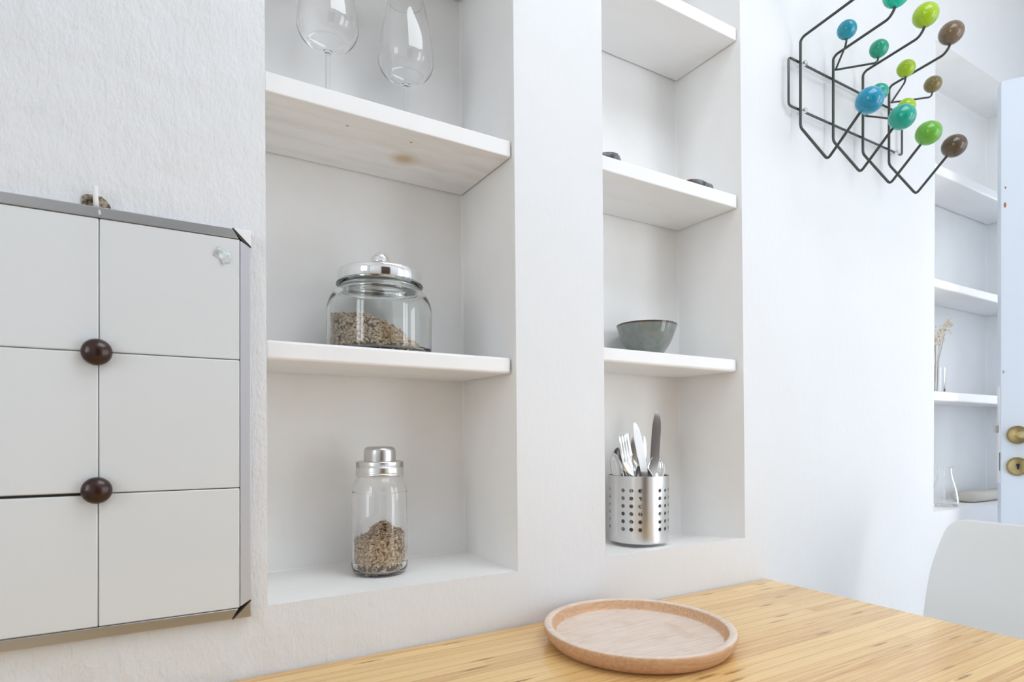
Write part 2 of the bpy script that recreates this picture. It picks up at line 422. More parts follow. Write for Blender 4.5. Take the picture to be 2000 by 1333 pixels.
shelf(1, .70, 1.0665, .0100, 1.5495, 1.5768, 'white shelf board in the middle niche with two dark flat stones on it', None, .002)
shelf(1, .70, 1.0700, .0130, 1.1997, 1.2267, 'white shelf board in the middle niche under the grey green bowl', None, .005)
shelf(2, 1.9, 2.5285, .003, 1.806, 1.835, 'highest white shelf board in the far niche beside the door')
shelf(2, 1.9, 2.5285, .003, 1.4825, 1.5085, 'white shelf board in the far niche above the dried flowers')
shelf(2, 1.9, 2.5285, .003, 1.1605, 1.1885, 'white shelf board in the far niche carrying the vase of dried flowers')

# dark painted-over cracks where boards meet the wall, worn paint
# ------------------------------------------------------------------ tiled hatch on the left
hatch = thing('tiled_hatch', (.1055, -.001, .8312), 'white glazed tile hatch in a grey metal frame on the left of the wall', 'wall panel')
HX0, HX1, HZ0, HZ1 = -.715, 0, 0, .4977
b = NB(); box(b, HX0, HX1-.001, -.003, 0, HZ0+.001, HZ1-.001); link('backing', b, M_grout, hatch, smooth=False)
b = NB()
xs = [-.0125, -.162, -.3135, -.465, -.6165, -.703]
zr = [(.0130, .1662), (.1672, .3300), (.3309, .4847)]
for i in range(len(xs)-1):
    for j, (z0, z1) in enumerate(zr):
        g = .0007
        x1 = xs[i]-g/2; x0 = xs[i+1]+g/2
        lo = z0+(.001 if (i, j) == (1, 1) else 0); dz = .0012 if i >= 1 and j == 0 else 0
        dx = .0025*(zr[j][0]-.25)
        box(b, x0+(dx if i < 4 else 0), x1+(dx if i > 0 else 0), -.0085, -.0025, lo, z1-dz)
bmesh.ops.translate(b, verts=b.verts[:], vec=(0,0,0))
link('tile_face', b, M_tile, hatch, bevel=.0016)
M_pale = mat('pale_reflection_metal', (.60,.61,.66), .4, .35)  # paler metal colour stands in for a white reflection on the right strip
def strip(pts, m=None):
    b = NB(); f = [b.verts.new((x, -.0095, z)) for x, z in pts]; k = [b.verts.new((x, -.0005, z)) for x, z in pts]
    b.faces.new(f); b.faces.new(k[::-1]); n = len(pts)
    for i in range(n): b.faces.new((f[i], f[(i+1) % n], k[(i+1) % n], k[i]))
    return link('frame_strip', b, m or M_alu, hatch, bevel=.0008)
c = .0215; t = .0125; g = .0006
strip([(HX0, HZ1-t), (-t-.002, HZ1-t), (-c-g, HZ1), (HX0, HZ1)])
strip([(HX0, HZ0), (-c-g, HZ0), (-t-.002, t), (HX0, t)])
strip([(-t, t+.002), (0, c+g), (0, HZ1-c-g), (-t, HZ1-t-.002)], M_pale)
def corner(z, s):
    b = NB(); pts = [(-c, z), (0, z), (0, z-s*c)]
    f = [b.verts.new((x, -.0100, zz)) for x, zz in pts]; k = [b.verts.new((x, -.0005, zz)) for x, zz in pts]
    b.faces.new(f); b.faces.new(k)
    for i in range(3): b.faces.new((f[i], f[(i+1) % 3], k[(i+1) % 3], k[i]))
    tag(link('frame_corner', b, M_wpin if s > 0 else M_alu, hatch, bevel=.0008), None)
    b = NB(); n = Vector((1, 0, 1 if s > 0 else -1)).normalized()*.0009
    tube(b, [(-c, -.0096, z), (0, -.0098, z-s*c)], .0009, 6); link('corner_seam', b, M_grout, hatch)
corner(HZ1, 1); corner(HZ0, -1)
def knob(x, z):
    b = NB(); lathe(b, smoothp([(0, .0165), (.006, .0158), (.0125, .012), (.0152, .0075), (.0145, .004), (.009, .0025), (.006, 0)]), 32)
    bmesh.ops.rotate(b, verts=b.verts[:], matrix=Matrix.Rotation(R(90), 3, 'X')); bmesh.ops.translate(b, verts=b.verts[:], vec=(x, -.0085, z))
    link('knob', b, M_knob, hatch)
knob(-.1637, .3295); knob(-.1637, .1710)
# torn sticker on the tile
b = NB(); pts = [(-.010, 0), (-.006, .006), (-.0035, .0105), (-.001, .0085), (.009, .0065), (.0105, .001), (.009, -.009), (.005, -.0075), (.0015, -.0115), (-.0005, -.0065), (-.004, -.004)]
f = [b.verts.new((x, -.0016-.0012*math.sin(i*1.7), z)) for i, (x, z) in enumerate(pts)]; k = [b.verts.new((x, 0, z)) for x, z in pts]
b.faces.new(f); b.faces.new(k[::-1])
for i in range(len(pts)): b.faces.new((f[i], f[(i+1) % len(pts)], k[(i+1) % len(pts)], k[i]))
tag(link('sticker', b, M_sticker, smooth=False, loc=(.0716, -.0097, 1.2925)), 'small torn grey blue sticker on the upper right tile of the hatch', 'sticker')
# wall pin over the frame
pin = thing('wall_pin', (-.0591, 0, 1.335), 'white pin in a rough brown hole in the plaster above the tile hatch', 'pin')
b = NB()
for side, pts in ((-1, [(-.0140,-.0075), (-.0142,.006), (-.010,.0088), (-.001,.0095), (-.0012,-.004), (-.004,-.0075)]), (1, [(.001,.0085), (.005,.0085), (.0095,.0045), (.0135,-.001), (.0138,-.0115), (.0075,-.010), (.006,-.003), (.001,.001)])):
    f = [b.verts.new((x, -.0025, z)) for x, z in pts]; k = [b.verts.new((x, .0, z)) for x, z in pts]
    b.faces.new(f); b.faces.new(k[::-1])
    for i in range(len(pts)): b.faces.new((f[i], f[(i+1) % len(pts)], k[(i+1) % len(pts)], k[i]))
link('bare_masonry_patch', b, M_plug, pin, smooth=False)
b = NB(); tube(b, fillet([(0, 0, -.004), (0, -.009, -.004), (-.001, -.011, .0170)], .004), .0027, 12, rad=None); link('pin_rod', b, M_wpin, pin)
b = NB(); tube(b, fillet([(.003, -.008, -.008), (.003, -.0105, -.011), (.004, -.0105, -.0155)], .002), .0012, 8); link('pin_clip', b, M_satin, pin)

# ------------------------------------------------------------------ glass and jars
def seeds(name, loc, n, rin, height, rng_seed, label, tilt=None, core=True):
    """seed heap: height(x, y) gives the local top of the heap above the jar floor"""
    rnd = random.Random(rng_seed); b = NB()
    base = []
    for i in range(5):
        t = i/4; z = -1+2*t; r = math.sqrt(max(0, 1-z*z))*(.9 if t > .5 else 1)
        base.append((z, r))
    def seed(p, d, up, L, w, h):
        d = d.normalized(); s = d.cross(up)
        if s.length < 1e-3: s = d.orthogonal()
        s.normalize(); u = s.cross(d)
        rings = []
        for z, r in base:
            if r < 1e-3: rings.append([b.verts.new(p+d*z*L)])
            else: rings.append([b.verts.new(p+d*z*L+s*math.cos(a)*r*w+u*math.sin(a)*r*h) for a in [k*PI/3 for k in range(6)]])
        for A, B in zip(rings, rings[1:]):
            for k in range(6):
                j = (k+1) % 6
                if len(A) == 1: b.faces.new((A[0], B[j], B[k]))
                elif len(B) == 1: b.faces.new((A[k], A[j], B[0]))
                else: b.faces.new((A[k], A[j], B[j], B[k]))
    k = 0; tries = 0
    while k < n and tries < n*60:
        tries += 1
        a = rnd.uniform(0, 2*PI)
        onside = rnd.random() < .62
        if onside:
            r = rin(0)-rnd.uniform(.0022, .005)
            x, y = r*math.cos(a), r*math.sin(a); hh = height(x, y)
            if hh < .004: continue
            z = rnd.uniform(.002, hh)
            r = rin(z)-rnd.uniform(.0024, .0055); x, y = r*math.cos(a), r*math.sin(a)
            nrm = Vector((math.cos(a), math.sin(a), 0)); 
        else:
            r = (rin(.02)-.004)*math.sqrt(rnd.random()); x, y = r*math.cos(a), r*math.sin(a); hh = height(x, y)
            if hh < .001: continue
            z = max(.0018, hh-rnd.uniform(.0, .003)); nrm = Vector((0, 0, 1))
        t = Vector((rnd.gauss(0,1), rnd.gauss(0,1), rnd.gauss(0,.7))); t -= nrm*t.dot(nrm)*.85
        seed(Vector((x, y, z)), t, nrm, rnd.uniform(.0042, .0055), rnd.uniform(.0018, .0024), rnd.uniform(.0009, .0013)); k += 1
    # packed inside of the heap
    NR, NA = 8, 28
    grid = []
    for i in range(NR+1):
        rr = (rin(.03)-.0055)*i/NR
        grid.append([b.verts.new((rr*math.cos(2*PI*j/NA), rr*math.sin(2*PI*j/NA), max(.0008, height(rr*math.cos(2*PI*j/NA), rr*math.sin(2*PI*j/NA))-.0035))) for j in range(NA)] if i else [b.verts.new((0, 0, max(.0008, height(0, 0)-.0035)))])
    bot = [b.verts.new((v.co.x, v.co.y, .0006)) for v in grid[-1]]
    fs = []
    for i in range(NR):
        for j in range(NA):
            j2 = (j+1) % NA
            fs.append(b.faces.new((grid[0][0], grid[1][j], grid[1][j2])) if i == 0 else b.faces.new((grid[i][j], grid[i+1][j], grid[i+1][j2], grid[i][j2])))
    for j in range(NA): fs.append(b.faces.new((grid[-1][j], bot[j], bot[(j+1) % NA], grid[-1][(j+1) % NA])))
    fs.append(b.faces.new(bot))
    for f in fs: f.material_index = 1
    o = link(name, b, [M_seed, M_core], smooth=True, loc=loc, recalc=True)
    return tag(o, label, 'seeds', kind='stuff')

# wide jar with a polished lid
JX, JY, JZ = .3155, .107, 1.1938
jar = thing('glass_jar', (JX, JY, JZ), 'wide squat glass jar with shiny metal lid on the left niche shelf', 'jar')
out = smoothp([(.074, .0), (.0800, .0025), (.0835, .010), (.0840, .030), (.0840, .064), (.0830, .080), (.0785, .0930), (.0720, .1020), (.0665, .1075)], 5)
neck = [(.0650, .1095), (.0660, .1110), (.0690, .1125), (.0698, .1145), (.0688, .1165), (.0655, .1175), (.0640, .1200), (.0640, .1290)]
inn = [(.0612, .1290), (.0612, .1120), (.0625, .1080)] + smoothp([(.0690, .0990), (.0755, .0900), (.0798, .0790), (.0808, .064), (.0808, .020), (.0790, .0095), (.0740, .0062)], 5)
b = NB(); lathe(b, [(0, .0015), (.05, .0012), (.070, 0)]+out+neck+inn+[(.05, .0055), (0, .0052)], 72)
link('jar_body', b, M_glass_grey, jar)
b = NB(); lathe(b, [(0, .1292), (.0640, .1292), (.0648, .1290), (.0648, .1178), (.0668, .1176), (.0676, .1186), (.0676, .1335), (.0668, .1355), (.064, .1368), (.040, .1376), (.0, .1380)], 64)
lid = link('lid', b, M_chrome, jar); lid['label'] = 'polished metal lid'
b = NB(); lathe(b, [(0, .1380), (.0120, .1380), (.0105, .1420), (.0095, .1475), (.0125, .1505), (.0144, .1525), (.0144, .1600), (.0136, .1618), (.0100, .1624), (.0098, .1655), (.0088, .1665), (0, .1668)], 40)
link('lid_knob', b, M_chrome, lid)
cd = Vector((-.5, -.86, 0))   # towards the camera, roughly
def hbig(x, y):
    # leans up against the left side of the jar
    s = x*.95 + y*.25
    h = (.028-s)*.62
    return max(0, min(.056-.08*abs(y), h) + .0012*math.sin(x*150)*math.cos(y*130)) if h > .002 else 0
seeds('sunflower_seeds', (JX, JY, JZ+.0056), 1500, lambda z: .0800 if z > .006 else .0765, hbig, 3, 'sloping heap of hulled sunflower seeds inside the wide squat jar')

# shaker bottle
BX, BY, BZ = .3151, .107, .8405
bot = thing('glass_shaker_bottle', (BX, BY, BZ), 'tall glass bottle with steel shaker cap on the lowest ledge of the left niche', 'bottle')
out = smoothp([(.0340, 0), (.0400, .0025), (.0440, .0090), (.0455, .0200), (.0453, .030), (.0450, .120), (.0440, .1340), (.0410, .1460), (.0370, .1545), (.0345, .1590)], 5)
inn = smoothp([(.0315, .1590), (.0345, .1530), (.0385, .1445), (.0412, .1335), (.0424, .120), (.0426, .030), (.0425, .0200), (.0405, .0100), (.0350, .0055)], 5)
b = NB(); lathe(b, [(0, .002), (.025, .0015), (.033, 0)]+out+[(.0345, .1700), (.0315, .1700)]+inn+[(.02, .0048), (0, .0045)], 72)
link('bottle_body', b, M_glass, bot)
b = NB()
prof = [(.0352, .1585), (.0380, .1588), (.0392, .1605), (.0384, .1625), (.0378, .1640), (.0384, .1665), (.0378, .1690), (.0380, .1715), (.0380, .1730), (.0378, .1732), (.0378, .1805), (.0372, .1815), (.0365, .1820)]
n = 144; rings = []
for r, z in prof:
    rings.append([b.verts.new(((r-(.0007 if .1725 < z < .181 and i % 2 else 0))*math.cos(2*PI*i/n), (r-(.0007 if .1725 < z < .181 and i % 2 else 0))*math.sin(2*PI*i/n), z+(.0010*math.sin(2*PI*i/n) if .1635 < z < .170 else 0))) for i in range(n)])
for A, B in zip(rings, rings[1:]):
    for i in range(n): b.faces.new((A[i], A[(i+1) % n], B[(i+1) % n], B[i]))
lathe(b, [(.0365, .1820), (.0340, .1828), (.0260, .1822), (.0, .1822)], 72)
lathe(b, [(.0352, .1585), (.0349, .1600), (.0349, .1712), (0, .1712)], 72)
link('screw_ring', b, M_steel, bot, angle=60)
b = NB(); lathe(b, smoothp([(.0256, .1823), (.0256, .1860)], 2)+smoothp([(.0256, .1870), (.0255, .1960), (.0243, .2020), (.0205, .2052), (.012, .2061), (0, .2063)], 5), 56)
link('shaker_cap', b, M_satin, bot)
def hsm(x, y):
    return .053 + .025*math.exp(-((x-.006)**2+(y-.004)**2)/.0005) + (x*.10) + .002*math.sin(x*260)*math.cos(y*240)
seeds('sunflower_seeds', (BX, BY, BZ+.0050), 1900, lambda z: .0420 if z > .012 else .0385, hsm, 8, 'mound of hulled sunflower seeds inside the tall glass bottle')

# wine glasses
def wine(x, y, z, label):
    t = thing('wine_glass', (x, y, z), label, 'glass', 'wine glasses on the upper shelf')
    b = NB()
    bo = smoothp([(.0040, .1050), (.0080, .1075), (.0230, .1150), (.0385, .1265), (.0456, .1400), (.0457, .1540), (.0425, .1850), (.0360, .2200), (.0300, .2480)], 6)
    bi = [(r-.0009, zz+(.002 if zz < .12 else 0)) for r, zz in bo[::-1] if r > .006]
    lathe(b, [(.0040, .1050)]+bo[1:]+bi+[(0, .1120)], 64); 
    b2 = [(0, 0), (.0385, 0), (.0392, .0008), (.0380, .0018), (.0250, .0035), (.0100, .0065), (.0050, .0110), (.0038, .0180), (.0036, .060), (.0037, .095), (.0040, .1050)]
    lathe(b, b2, 64); bmesh.ops.remove_doubles(b, verts=b.verts[:], dist=1e-5)
    link('glass_body', b, M_glass, t)
    return t
wine(.2292, .098, 1.5522, 'left wine glass on the upper shelf, its rim cut by the picture edge')
wine(.3650, .120, 1.5522, 'right wine glass on the upper shelf, tulip bowl fully in view')

# ------------------------------------------------------------------ bowl
b = NB()
po = smoothp([(.0300, .0015), (.0365, .0120), (.0480, .0300), (.0570, .0500), (.0632, .0690), (.0640, .0712)], 5)
pi_ = smoothp([(.0628, .0722), (.0612, .0700), (.0545, .0490), (.0450, .0300), (.0320, .0130), (.0180, .0080)], 5)
lathe(b, [(0, .0025), (.0240, .0025), (.0260, 0), (.0295, 0)]+po+pi_+[(0, .0070)], 64)
tag(link('bowl', b, M_glaze, loc=(.9005, .108, 1.2268)), 'grey green glazed ceramic bowl with brown rim on the middle niche shelf', 'bowl')

# ------------------------------------------------------------------ stones on the shelf
def stone(x, y, z, L, h, seed, m, label, rot=0):
    rnd = random.Random(seed); b = NB(); sphere(b, (0,0,0), 1, 24, 14)
    for v in b.verts:
        k = 1+.10*math.sin(v.co.x*4+seed)+.08*math.sin(v.co.y*5+seed*2)
        sgn = lambda q_, e: math.copysign(abs(q_)**e, q_)
        zz = sgn(v.co.z, .35)*(1+.22*math.sin(v.co.x*5.1+seed)); rr = math.hypot(v.co.x, v.co.y); f_ = (rr**.35/rr) if rr > 1e-4 else 0
        v.co = Vector((v.co.x*f_*L*k, v.co.y*f_*L*.6*k, zz*h/2))
    zmin = min(v.co.z for v in b.verts)
    for v in b.verts: v.co.z -= zmin
    for f in b.faces:
        if len(m) > 1 and f.calc_center_median().x < -L*.8: f.material_index = 1
    o = link('stone', b, m, loc=(x, y, z)); o.rotation_euler = (0, 0, rot)
    return tag(o, label, 'stone', 'dark stones on the shelf')
stone(.7325, .033, 1.5769, .031, .0130, 1, [M_stone], 'flat dark grey stone at the left end of the middle niche shelf')
stone(.9765, .033, 1.5769, .0345, .0125, 4, [M_stone, M_redstone], 'flat dark stone with reddish left tip near the right end of the shelf')

# ------------------------------------------------------------------ cutlery caddy
CX, CY, CZ = .8690, .0990, .8450
cad = thing('cutlery_caddy', (CX, CY, CZ), 'round perforated steel caddy full of cutlery in the middle niche', 'cutlery holder')
RC, HC = .0620, .1350
ang0 = math.atan2(-.85-CY, 0-CX)   # direction of the camera side
def cadmesh():
    b = NB()
    hw = R(8.15); rowh = .0156; hz = [.0300+rowh*i for i in range(6)]; hr = .0040
    cols = []   # (theta0, theta1, hole?)
    th = 0
    for g in range(5):
        for c_ in range(3): cols.append((th, th+2*hw, True)); th += 2*hw
        rest = R(72)-6*hw; cols.append((th, th+rest, False)); th += rest
    start = ang0 - R(13) - 3*hw
    def P(t, z): return (RC*math.cos(start+t), RC*math.sin(start+t), z)
    zlo = [.0035, hz[0]-rowh/2]; 
    cache = {}
    def V(t, z):
        key = (round((t % (2*PI))*1e5) % round(2*PI*1e5), round(z*1e6))
        if key not in cache: cache[key] = b.verts.new(P(t, z))
        return cache[key]
    SEG = 4
    def grid(t0, t1, z0, z1, nt=SEG, nz=SEG):
        for i in range(nt):
            for j in range(nz):
                a, c_ = t0+(t1-t0)*i/nt, t0+(t1-t0)*(i+1)/nt; d, e = z0+(z1-z0)*j/nz, z0+(z1-z0)*(j+1)/nz
                b.faces.new((V(a, d), V(c_, d), V(c_, e), V(a, e)))
    for t0, t1, hole in cols:
        grid(t0, t1, .0030, hz[0]-rowh/2, SEG, 3)
        grid(t0, t1, hz[-1]+rowh/2, HC, SEG, 3)
        for h in hz:
            z0, z1 = h-rowh/2, h+rowh/2
            if not hole: grid(t0, t1, z0, z1); continue
            tm = (t0+t1)/2; ring = []
            sq = [(t0+(t1-t0)*i/SEG, z0) for i in range(SEG)]+[(t1, z0+(z1-z0)*i/SEG) for i in range(SEG)]+[(t1-(t1-t0)*i/SEG, z1) for i in range(SEG)]+[(t0, z1-(z1-z0)*i/SEG) for i in range(SEG)]
            outer = [V(*s) for s in sq]; inner = []
            for i, (t_, z_) in enumerate(sq):
                a = math.atan2(z_-h, (t_-tm)*RC); inner.append(b.verts.new(P(tm+hr*math.cos(a)/RC, h+hr*math.sin(a))))
            for i in range(16): b.faces.new((outer[i], outer[(i+1) % 16], inner[(i+1) % 16], inner[i]))
    return b
b = cadmesh(); bmesh.ops.remove_doubles(b, verts=b.verts[:], dist=2e-5)
for f in b.faces:
    f.normal_update(); c_ = f.calc_center_median()
    if f.normal.x*c_.x+f.normal.y*c_.y < 0: f.normal_flip()
o = link('perforated_wall', b, M_steel, cad, angle=50, recalc=False)
s_ = o.modifiers.new('thick', 'SOLIDIFY'); s_.thickness = .0009; s_.offset = -1
e_ = o.modifiers.new('edges', 'EDGE_SPLIT'); e_.split_angle = R(40)
b = NB(); lathe(b, [(.0620, .0040), (.0612, .0012), (.0590, 0), (0, 0), (0, .0010), (.0585, .0010), (.0602, .0022), (.0608, .0040)], 80); link('base_disc', b, M_steel, cad)
b = NB(); lathe(b, [(.0624, .1345), (.0624, .1362), (.0616, .1366), (.0608, .1362), (.0608, .1345)], 80, close=True); link('rim', b, M_steel, cad)

# cutlery : local axis z along the length, x across, y through the thickness
def prof_solid(name, rows, parent, m=M_cut):
    """rows of (z, halfwidth, thickness/2, y offset, xoffset)"""
    b = NB(); rings = []
    for z, w, t, yo, *xo in rows:
        xo = xo[0] if xo else 0
        rings.append([b.verts.new((xo+w*math.cos(a)*(abs(math.cos(a))**-.35 if abs(math.cos(a)) > .05 else 1), yo+t*math.sin(a), z)) for a in [2*PI*k/12 for k in range(12)]])
    for A, B in zip(rings, rings[1:]):
        for k in range(12): b.faces.new((A[k], A[(k+1) % 12], B[(k+1) % 12], B[k]))
    b.faces.new(rings[0][::-1]); b.faces.new(rings[-1])
    return link(name, b, m, parent)
def orient(t, base, top, roll):
    base, top = Vector(base), Vector(top); z = (top-base).normalized()
    y = Vector((math.cos(roll), math.sin(roll), 0)); y = (y-z*y.dot(z)).normalized(); x = y.cross(z)
    t.matrix_world = Matrix(((x.x, y.x, z.x, base.x), (x.y, y.y, z.y, base.y), (x.z, y.z, z.z, base.z), (0, 0, 0, 1)))
def knife(base, top, roll, label, grp='knives in the cutlery caddy'):
    L = (Vector(top)-Vector(base)).length; t = thing('table_knife', (0,0,0), label, 'knife', grp)
    h = L*.46
    prof_solid('handle', [(0, .003, .002, 0), (.004, .0085, .0038, 0), (.02, .0095, .0042, 0), (h*.6, .0080, .0040, 0), (h*.93, .0058, .0038, 0), (h, .0052, .0030, 0)], t)
    b = NB(); N = 22; A = []
    for i in range(N+1):
        s = i/N; z = h-.002+(L-h+.002)*s
        back = .0060+.0016*math.sin(s*PI)
        edge = -.0055-.0065*min(1, s*3)*(1 if s < .6 else 1)
        if s > .72: k_ = (s-.72)/.28; back *= math.sqrt(max(0, 1-k_*k_*.93)); edge = edge*math.sqrt(max(0, 1-k_**2*.93))+0*(k_)
        th = .0013*(1-.5*s)
        A.append([b.verts.new((back, -th, z)), b.verts.new((back, th, z)), b.verts.new((edge, .0002, z)), b.verts.new((edge, -.0002, z))])
    for P_, Q_ in zip(A, A[1:]):
        for k in range(4): b.faces.new((P_[k], P_[(k+1) % 4], Q_[(k+1) % 4], Q_[k]))
    b.faces.new(A[0][::-1]); b.faces.new(A[-1]); link('blade', b, M_cut, t, angle=30)
    orient(t, base, top, roll); return t
def fork(base, top, roll, label, grp='forks in the cutlery caddy', w=.0125):
    L = (Vector(top)-Vector(base)).length; t = thing('fork', (0,0,0), label, 'fork', grp)
    n = L-.085
    prof_solid('handle', [(0, .004, .001, 0), (.004, .0090, .0014, 0), (.03, .0085, .0014, 0), (n*.7, .0040, .0016, 0), (n, .0034, .0018, 0), (n+.012, .0060, .0014, -.0005), (n+.022, w*.86, .0010, -.002), (n+.034, w, .0009, -.0025), (n+.040, w, .0009, -.0025)], t)
    for k in range(4):
        xo = (k-1.5)*w*.535
        b = NB(); rows = []
        for i in range(9):
            s = i/8; z = n+.038+.047*s; yo = -.0025+.0050*s*s; ww = .0021*(1-.15*s) if s < .9 else .0009; tt = .0009 if s < .9 else .0005
            rows.append([b.verts.new((xo*(1-.03*s)+dx*ww, yo+dy*tt, z)) for dx, dy in ((-1,-1),(1,-1),(1,1),(-1,1))])
        for P_, Q_ in zip(rows, rows[1:]):
            for j in range(4): b.faces.new((P_[j], P_[(j+1) % 4], Q_[(j+1) % 4], Q_[j]))
        b.faces.new(rows[0][::-1]); b.faces.new(rows[-1]); link('tine', b, M_cut, t, angle=35)
    orient(t, base, top, roll); return t
def spoon(base, top, roll, label, grp='spoons in the cutlery caddy', W_=.0190):
    L = (Vector(top)-Vector(base)).length; t = thing('spoon', (0,0,0), label, 'spoon', grp)
    n = L-.062
    prof_solid('handle', [(0, .004, .001, 0), (.004, .0088, .0014, 0), (.03, .0080, .0014, 0), (n*.7, .0038, .0016, 0), (n, .0036, .0018, 0), (n+.004, .0042, .0016, .0)], t)
    b = NB(); NU, NV = 14, 10; g = []
    for i in range(NU+1):
        s = i/NU; z = n+.062*s; hw = W_*math.sin(PI*min(1, max(.03, s))**.92)**.62 if s < 1 else .002
        hw = max(hw, .0035 if s < .1 else .001)
        row = []
        for j in range(NV+1):
            u = -1+2*j/NV; dep = -.0085*(1-u*u)*math.sin(PI*s)**.8
            row.append(b.verts.new((hw*u, dep, z)))
        g.append(row)
    for i in range(NU):
        for j in range(NV): b.faces.new((g[i][j], g[i][j+1], g[i+1][j+1], g[i+1][j]))
    o = link('bowl', b, M_cut, t); s_ = o.modifiers.new('thick', 'SOLIDIFY'); s_.thickness = .0011; s_.offset = 0
    orient(t, base, top, roll); return t
ca = math.atan2(-.95, -.87)   # towards the camera
zb = CZ+.004
fork((.8840, .0800, zb), (.7965, .0660, 1.0540), R(-92), 'fork nearest the front left of the steel caddy, tines bright and fully in view')
fork((.9000, .1050, zb), (.8360, .1100, 1.0640), R(-100), 'fork behind the front fork, only its tine tips rising above it')
fork((.8600, .1150, zb), (.8580, .1300, 1.0690), ca-.1, 'rearmost tall fork just left of the pale knife tip')
fork((.9050, .1200, zb), (.8330, .0920, .9990), ca-.5, 'low fork whose tines just clear the rim between front fork and pale knife')
knife((.9050, .0830, zb), (.8140, .0520, 1.0890), R(-95), 'pale bright knife leaning left at the centre of the caddy')
knife((.8800, .0800, zb), (.9290, .1080, 1.1160), R(-121), 'tallest dark reflecting knife standing at the right of the caddy')
knife((.9050, .1250, zb), (.8680, .1150, 1.0600), R(-118), 'shorter knife half hidden behind the pale knife')
knife((.9080, .1120, zb), (.8760, .0900, 1.0620), ca+1.2, 'thin edge on knife between the pale knife and the tallest knife')
spoon((.8500, .1300, zb), (.8005, .0950, 1.0280), ca-.9, 'spoon at the far left edge of the caddy seen from its side')
spoon((.8850, .1350, zb), (.8330, .1220, 1.0400), ca, 'spoon with its bowl behind the front fork, facing the room')
spoon((.8700, .0650, zb), (.9190, .0950, 1.0230), R(-118), 'spoon leaning against the right rim below the tallest knife')
fork((.8500, .0800, zb), (.9170, .1200, 1.0030), ca+.9, 'short fork at the right rim beside the tallest knife')
spoon((.9050, .0620, zb), (.8500, .0750, 1.0060), ca+.4, 'low dark spoon under the neck of the pale knife')

# ------------------------------------------------------------------ table and plate
TZ = .7500
tab = thing('table', (.35, -.42, 0), 'bamboo topped table pushed against the niche wall', 'table')
TX0, TX1, TY0, TY1 = -.35, 1.1500, -.80, -.003
b = NB(); box(b, TX0, TX1, TY0, TY1, TZ-.028, TZ); top = link('table_top', b, M_bamboo, tab, bevel=.002); top.location = (-.35, .42, 0)
for x, y in ((TX0+.05, TY0+.05), (TX1-.05, TY0+.05), (TX0+.05, TY1-.05), (TX1-.05, TY1-.05)):
    b = NB(); hexa(b, [(x-.018, y-.018, 0), (x+.018, y-.018, 0), (x+.018, y+.018, 0), (x-.018, y+.018, 0)], [(x-.027, y-.027, TZ-.0285), (x+.027, y-.027, TZ-.0285), (x+.027, y+.027, TZ-.0285), (x-.027, y+.027, TZ-.0285)])
    link('leg', b, M_wpin, tab, bevel=.002).location = (-.35, .42, 0)
b = NB(); R_ = .1440
lathe(b, [(0, 0), (.1240, 0), (.1290, .0010)]+smoothp([(.1330, .0035), (.1400, .0120), (.1432, .0200), (.1437, .0250), (.1425, .0272)], 5)+[(.1395, .0280), (.1330, .0278)]+smoothp([(.1310, .0265), (.1275, .0180), (.1240, .0125), (.1215, .0118)], 4)+[(.06, .0118), (0, .0118)], 96)
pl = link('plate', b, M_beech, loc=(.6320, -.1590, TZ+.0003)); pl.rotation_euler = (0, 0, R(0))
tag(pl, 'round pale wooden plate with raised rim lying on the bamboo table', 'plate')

# ------------------------------------------------------------------ coat rack
rk = thing('coat_rack', (1.449, 0, 1.855), 'wire coat rack on the wall with blue, teal, green and brown balls', 'coat rack')
RL = Vector((1.449, 0, 1.855))
def rp(pts): return [Vector(p)-RL for p in pts]
fy = -.012
b = NB(); tube(b, rp(fillet([(1.2112, fy, 1.9065), (1.6875, fy, 1.9065), (1.6875, fy, 1.7995), (1.2112, fy, 1.7995)], .009, 5, closed=True)), .0027, 10, closed=True); o = link('frame_loop', b, M_rod, rk)
for x in (1.2620, 1.6550):
    for z in (1.9065, 1.7995):
        b = NB(); lathe(b, [(0, .0), (.0062, .0), (.0062, .006), (.0055, .0075), (0, .0078)], 20)
        bmesh.ops.rotate(b, verts=b.verts[:], matrix=Matrix.Rotation(R(90), 3, 'X')); bmesh.ops.translate(b, verts=b.verts[:], vec=rp([(x, -.0135, z)])[0])
        link('fixing_screw', b, M_chrome, rk)
        b = NB(); tube(b, rp([(x, 0, z), (x, -.0135, z)]), .004, 12); link('spacer', b, M_wpin, rk)
WX = [1.2451, 1.3702, 1.4943, 1.6130]
wy = -.0180
for i, x in enumerate(WX):
    up = [(x, -.1610, 2.0080), (x, -.1545, 1.9830), (x, -.1430, 1.9700), (x, -.0255, 1.9565), (x, wy, 1.9480), (x, wy, 1.7565), (x, -.0815, 1.6590), (x, -.1660, 1.7430)]
    if i == 0: up[0] = (x, -.161, 2.0115)
    pts = fillet(up[:3], .008, 4)[:-1]+fillet(up[2:], .009, 5)[0:]
    b = NB(); tube(b, rp(fillet([up[0], up[1], up[2], up[3], (x, wy, 1.9500), (x, wy, 1.7565), (x, -.0815, 1.6590), (x, -.1660, 1.7430)], .009, 5)), .0030, 10)
    link('hook_wire', b, M_wire, rk)
def ball(x, y, z, r, m, label):
    b = NB(); sphere(b, (0,0,0), r, 36, 24, (1, 1, .97)); o = link('ball', b, m, rk, loc=Vector((x, y, z))-RL); o['label'] = label
BR = .0262; SR = .0200
topm = [(M_mint, 'large mint green ball'), (M_mint, 'large mint green ball'), (M_lime, 'large lime ball'), (M_brown, 'large brown ball')]
lowm = [(M_blue, 'large blue ball'), (M_teal, 'large teal ball'), (M_grass, 'large grass green ball'), (M_dbrown, 'large dark brown ball')]
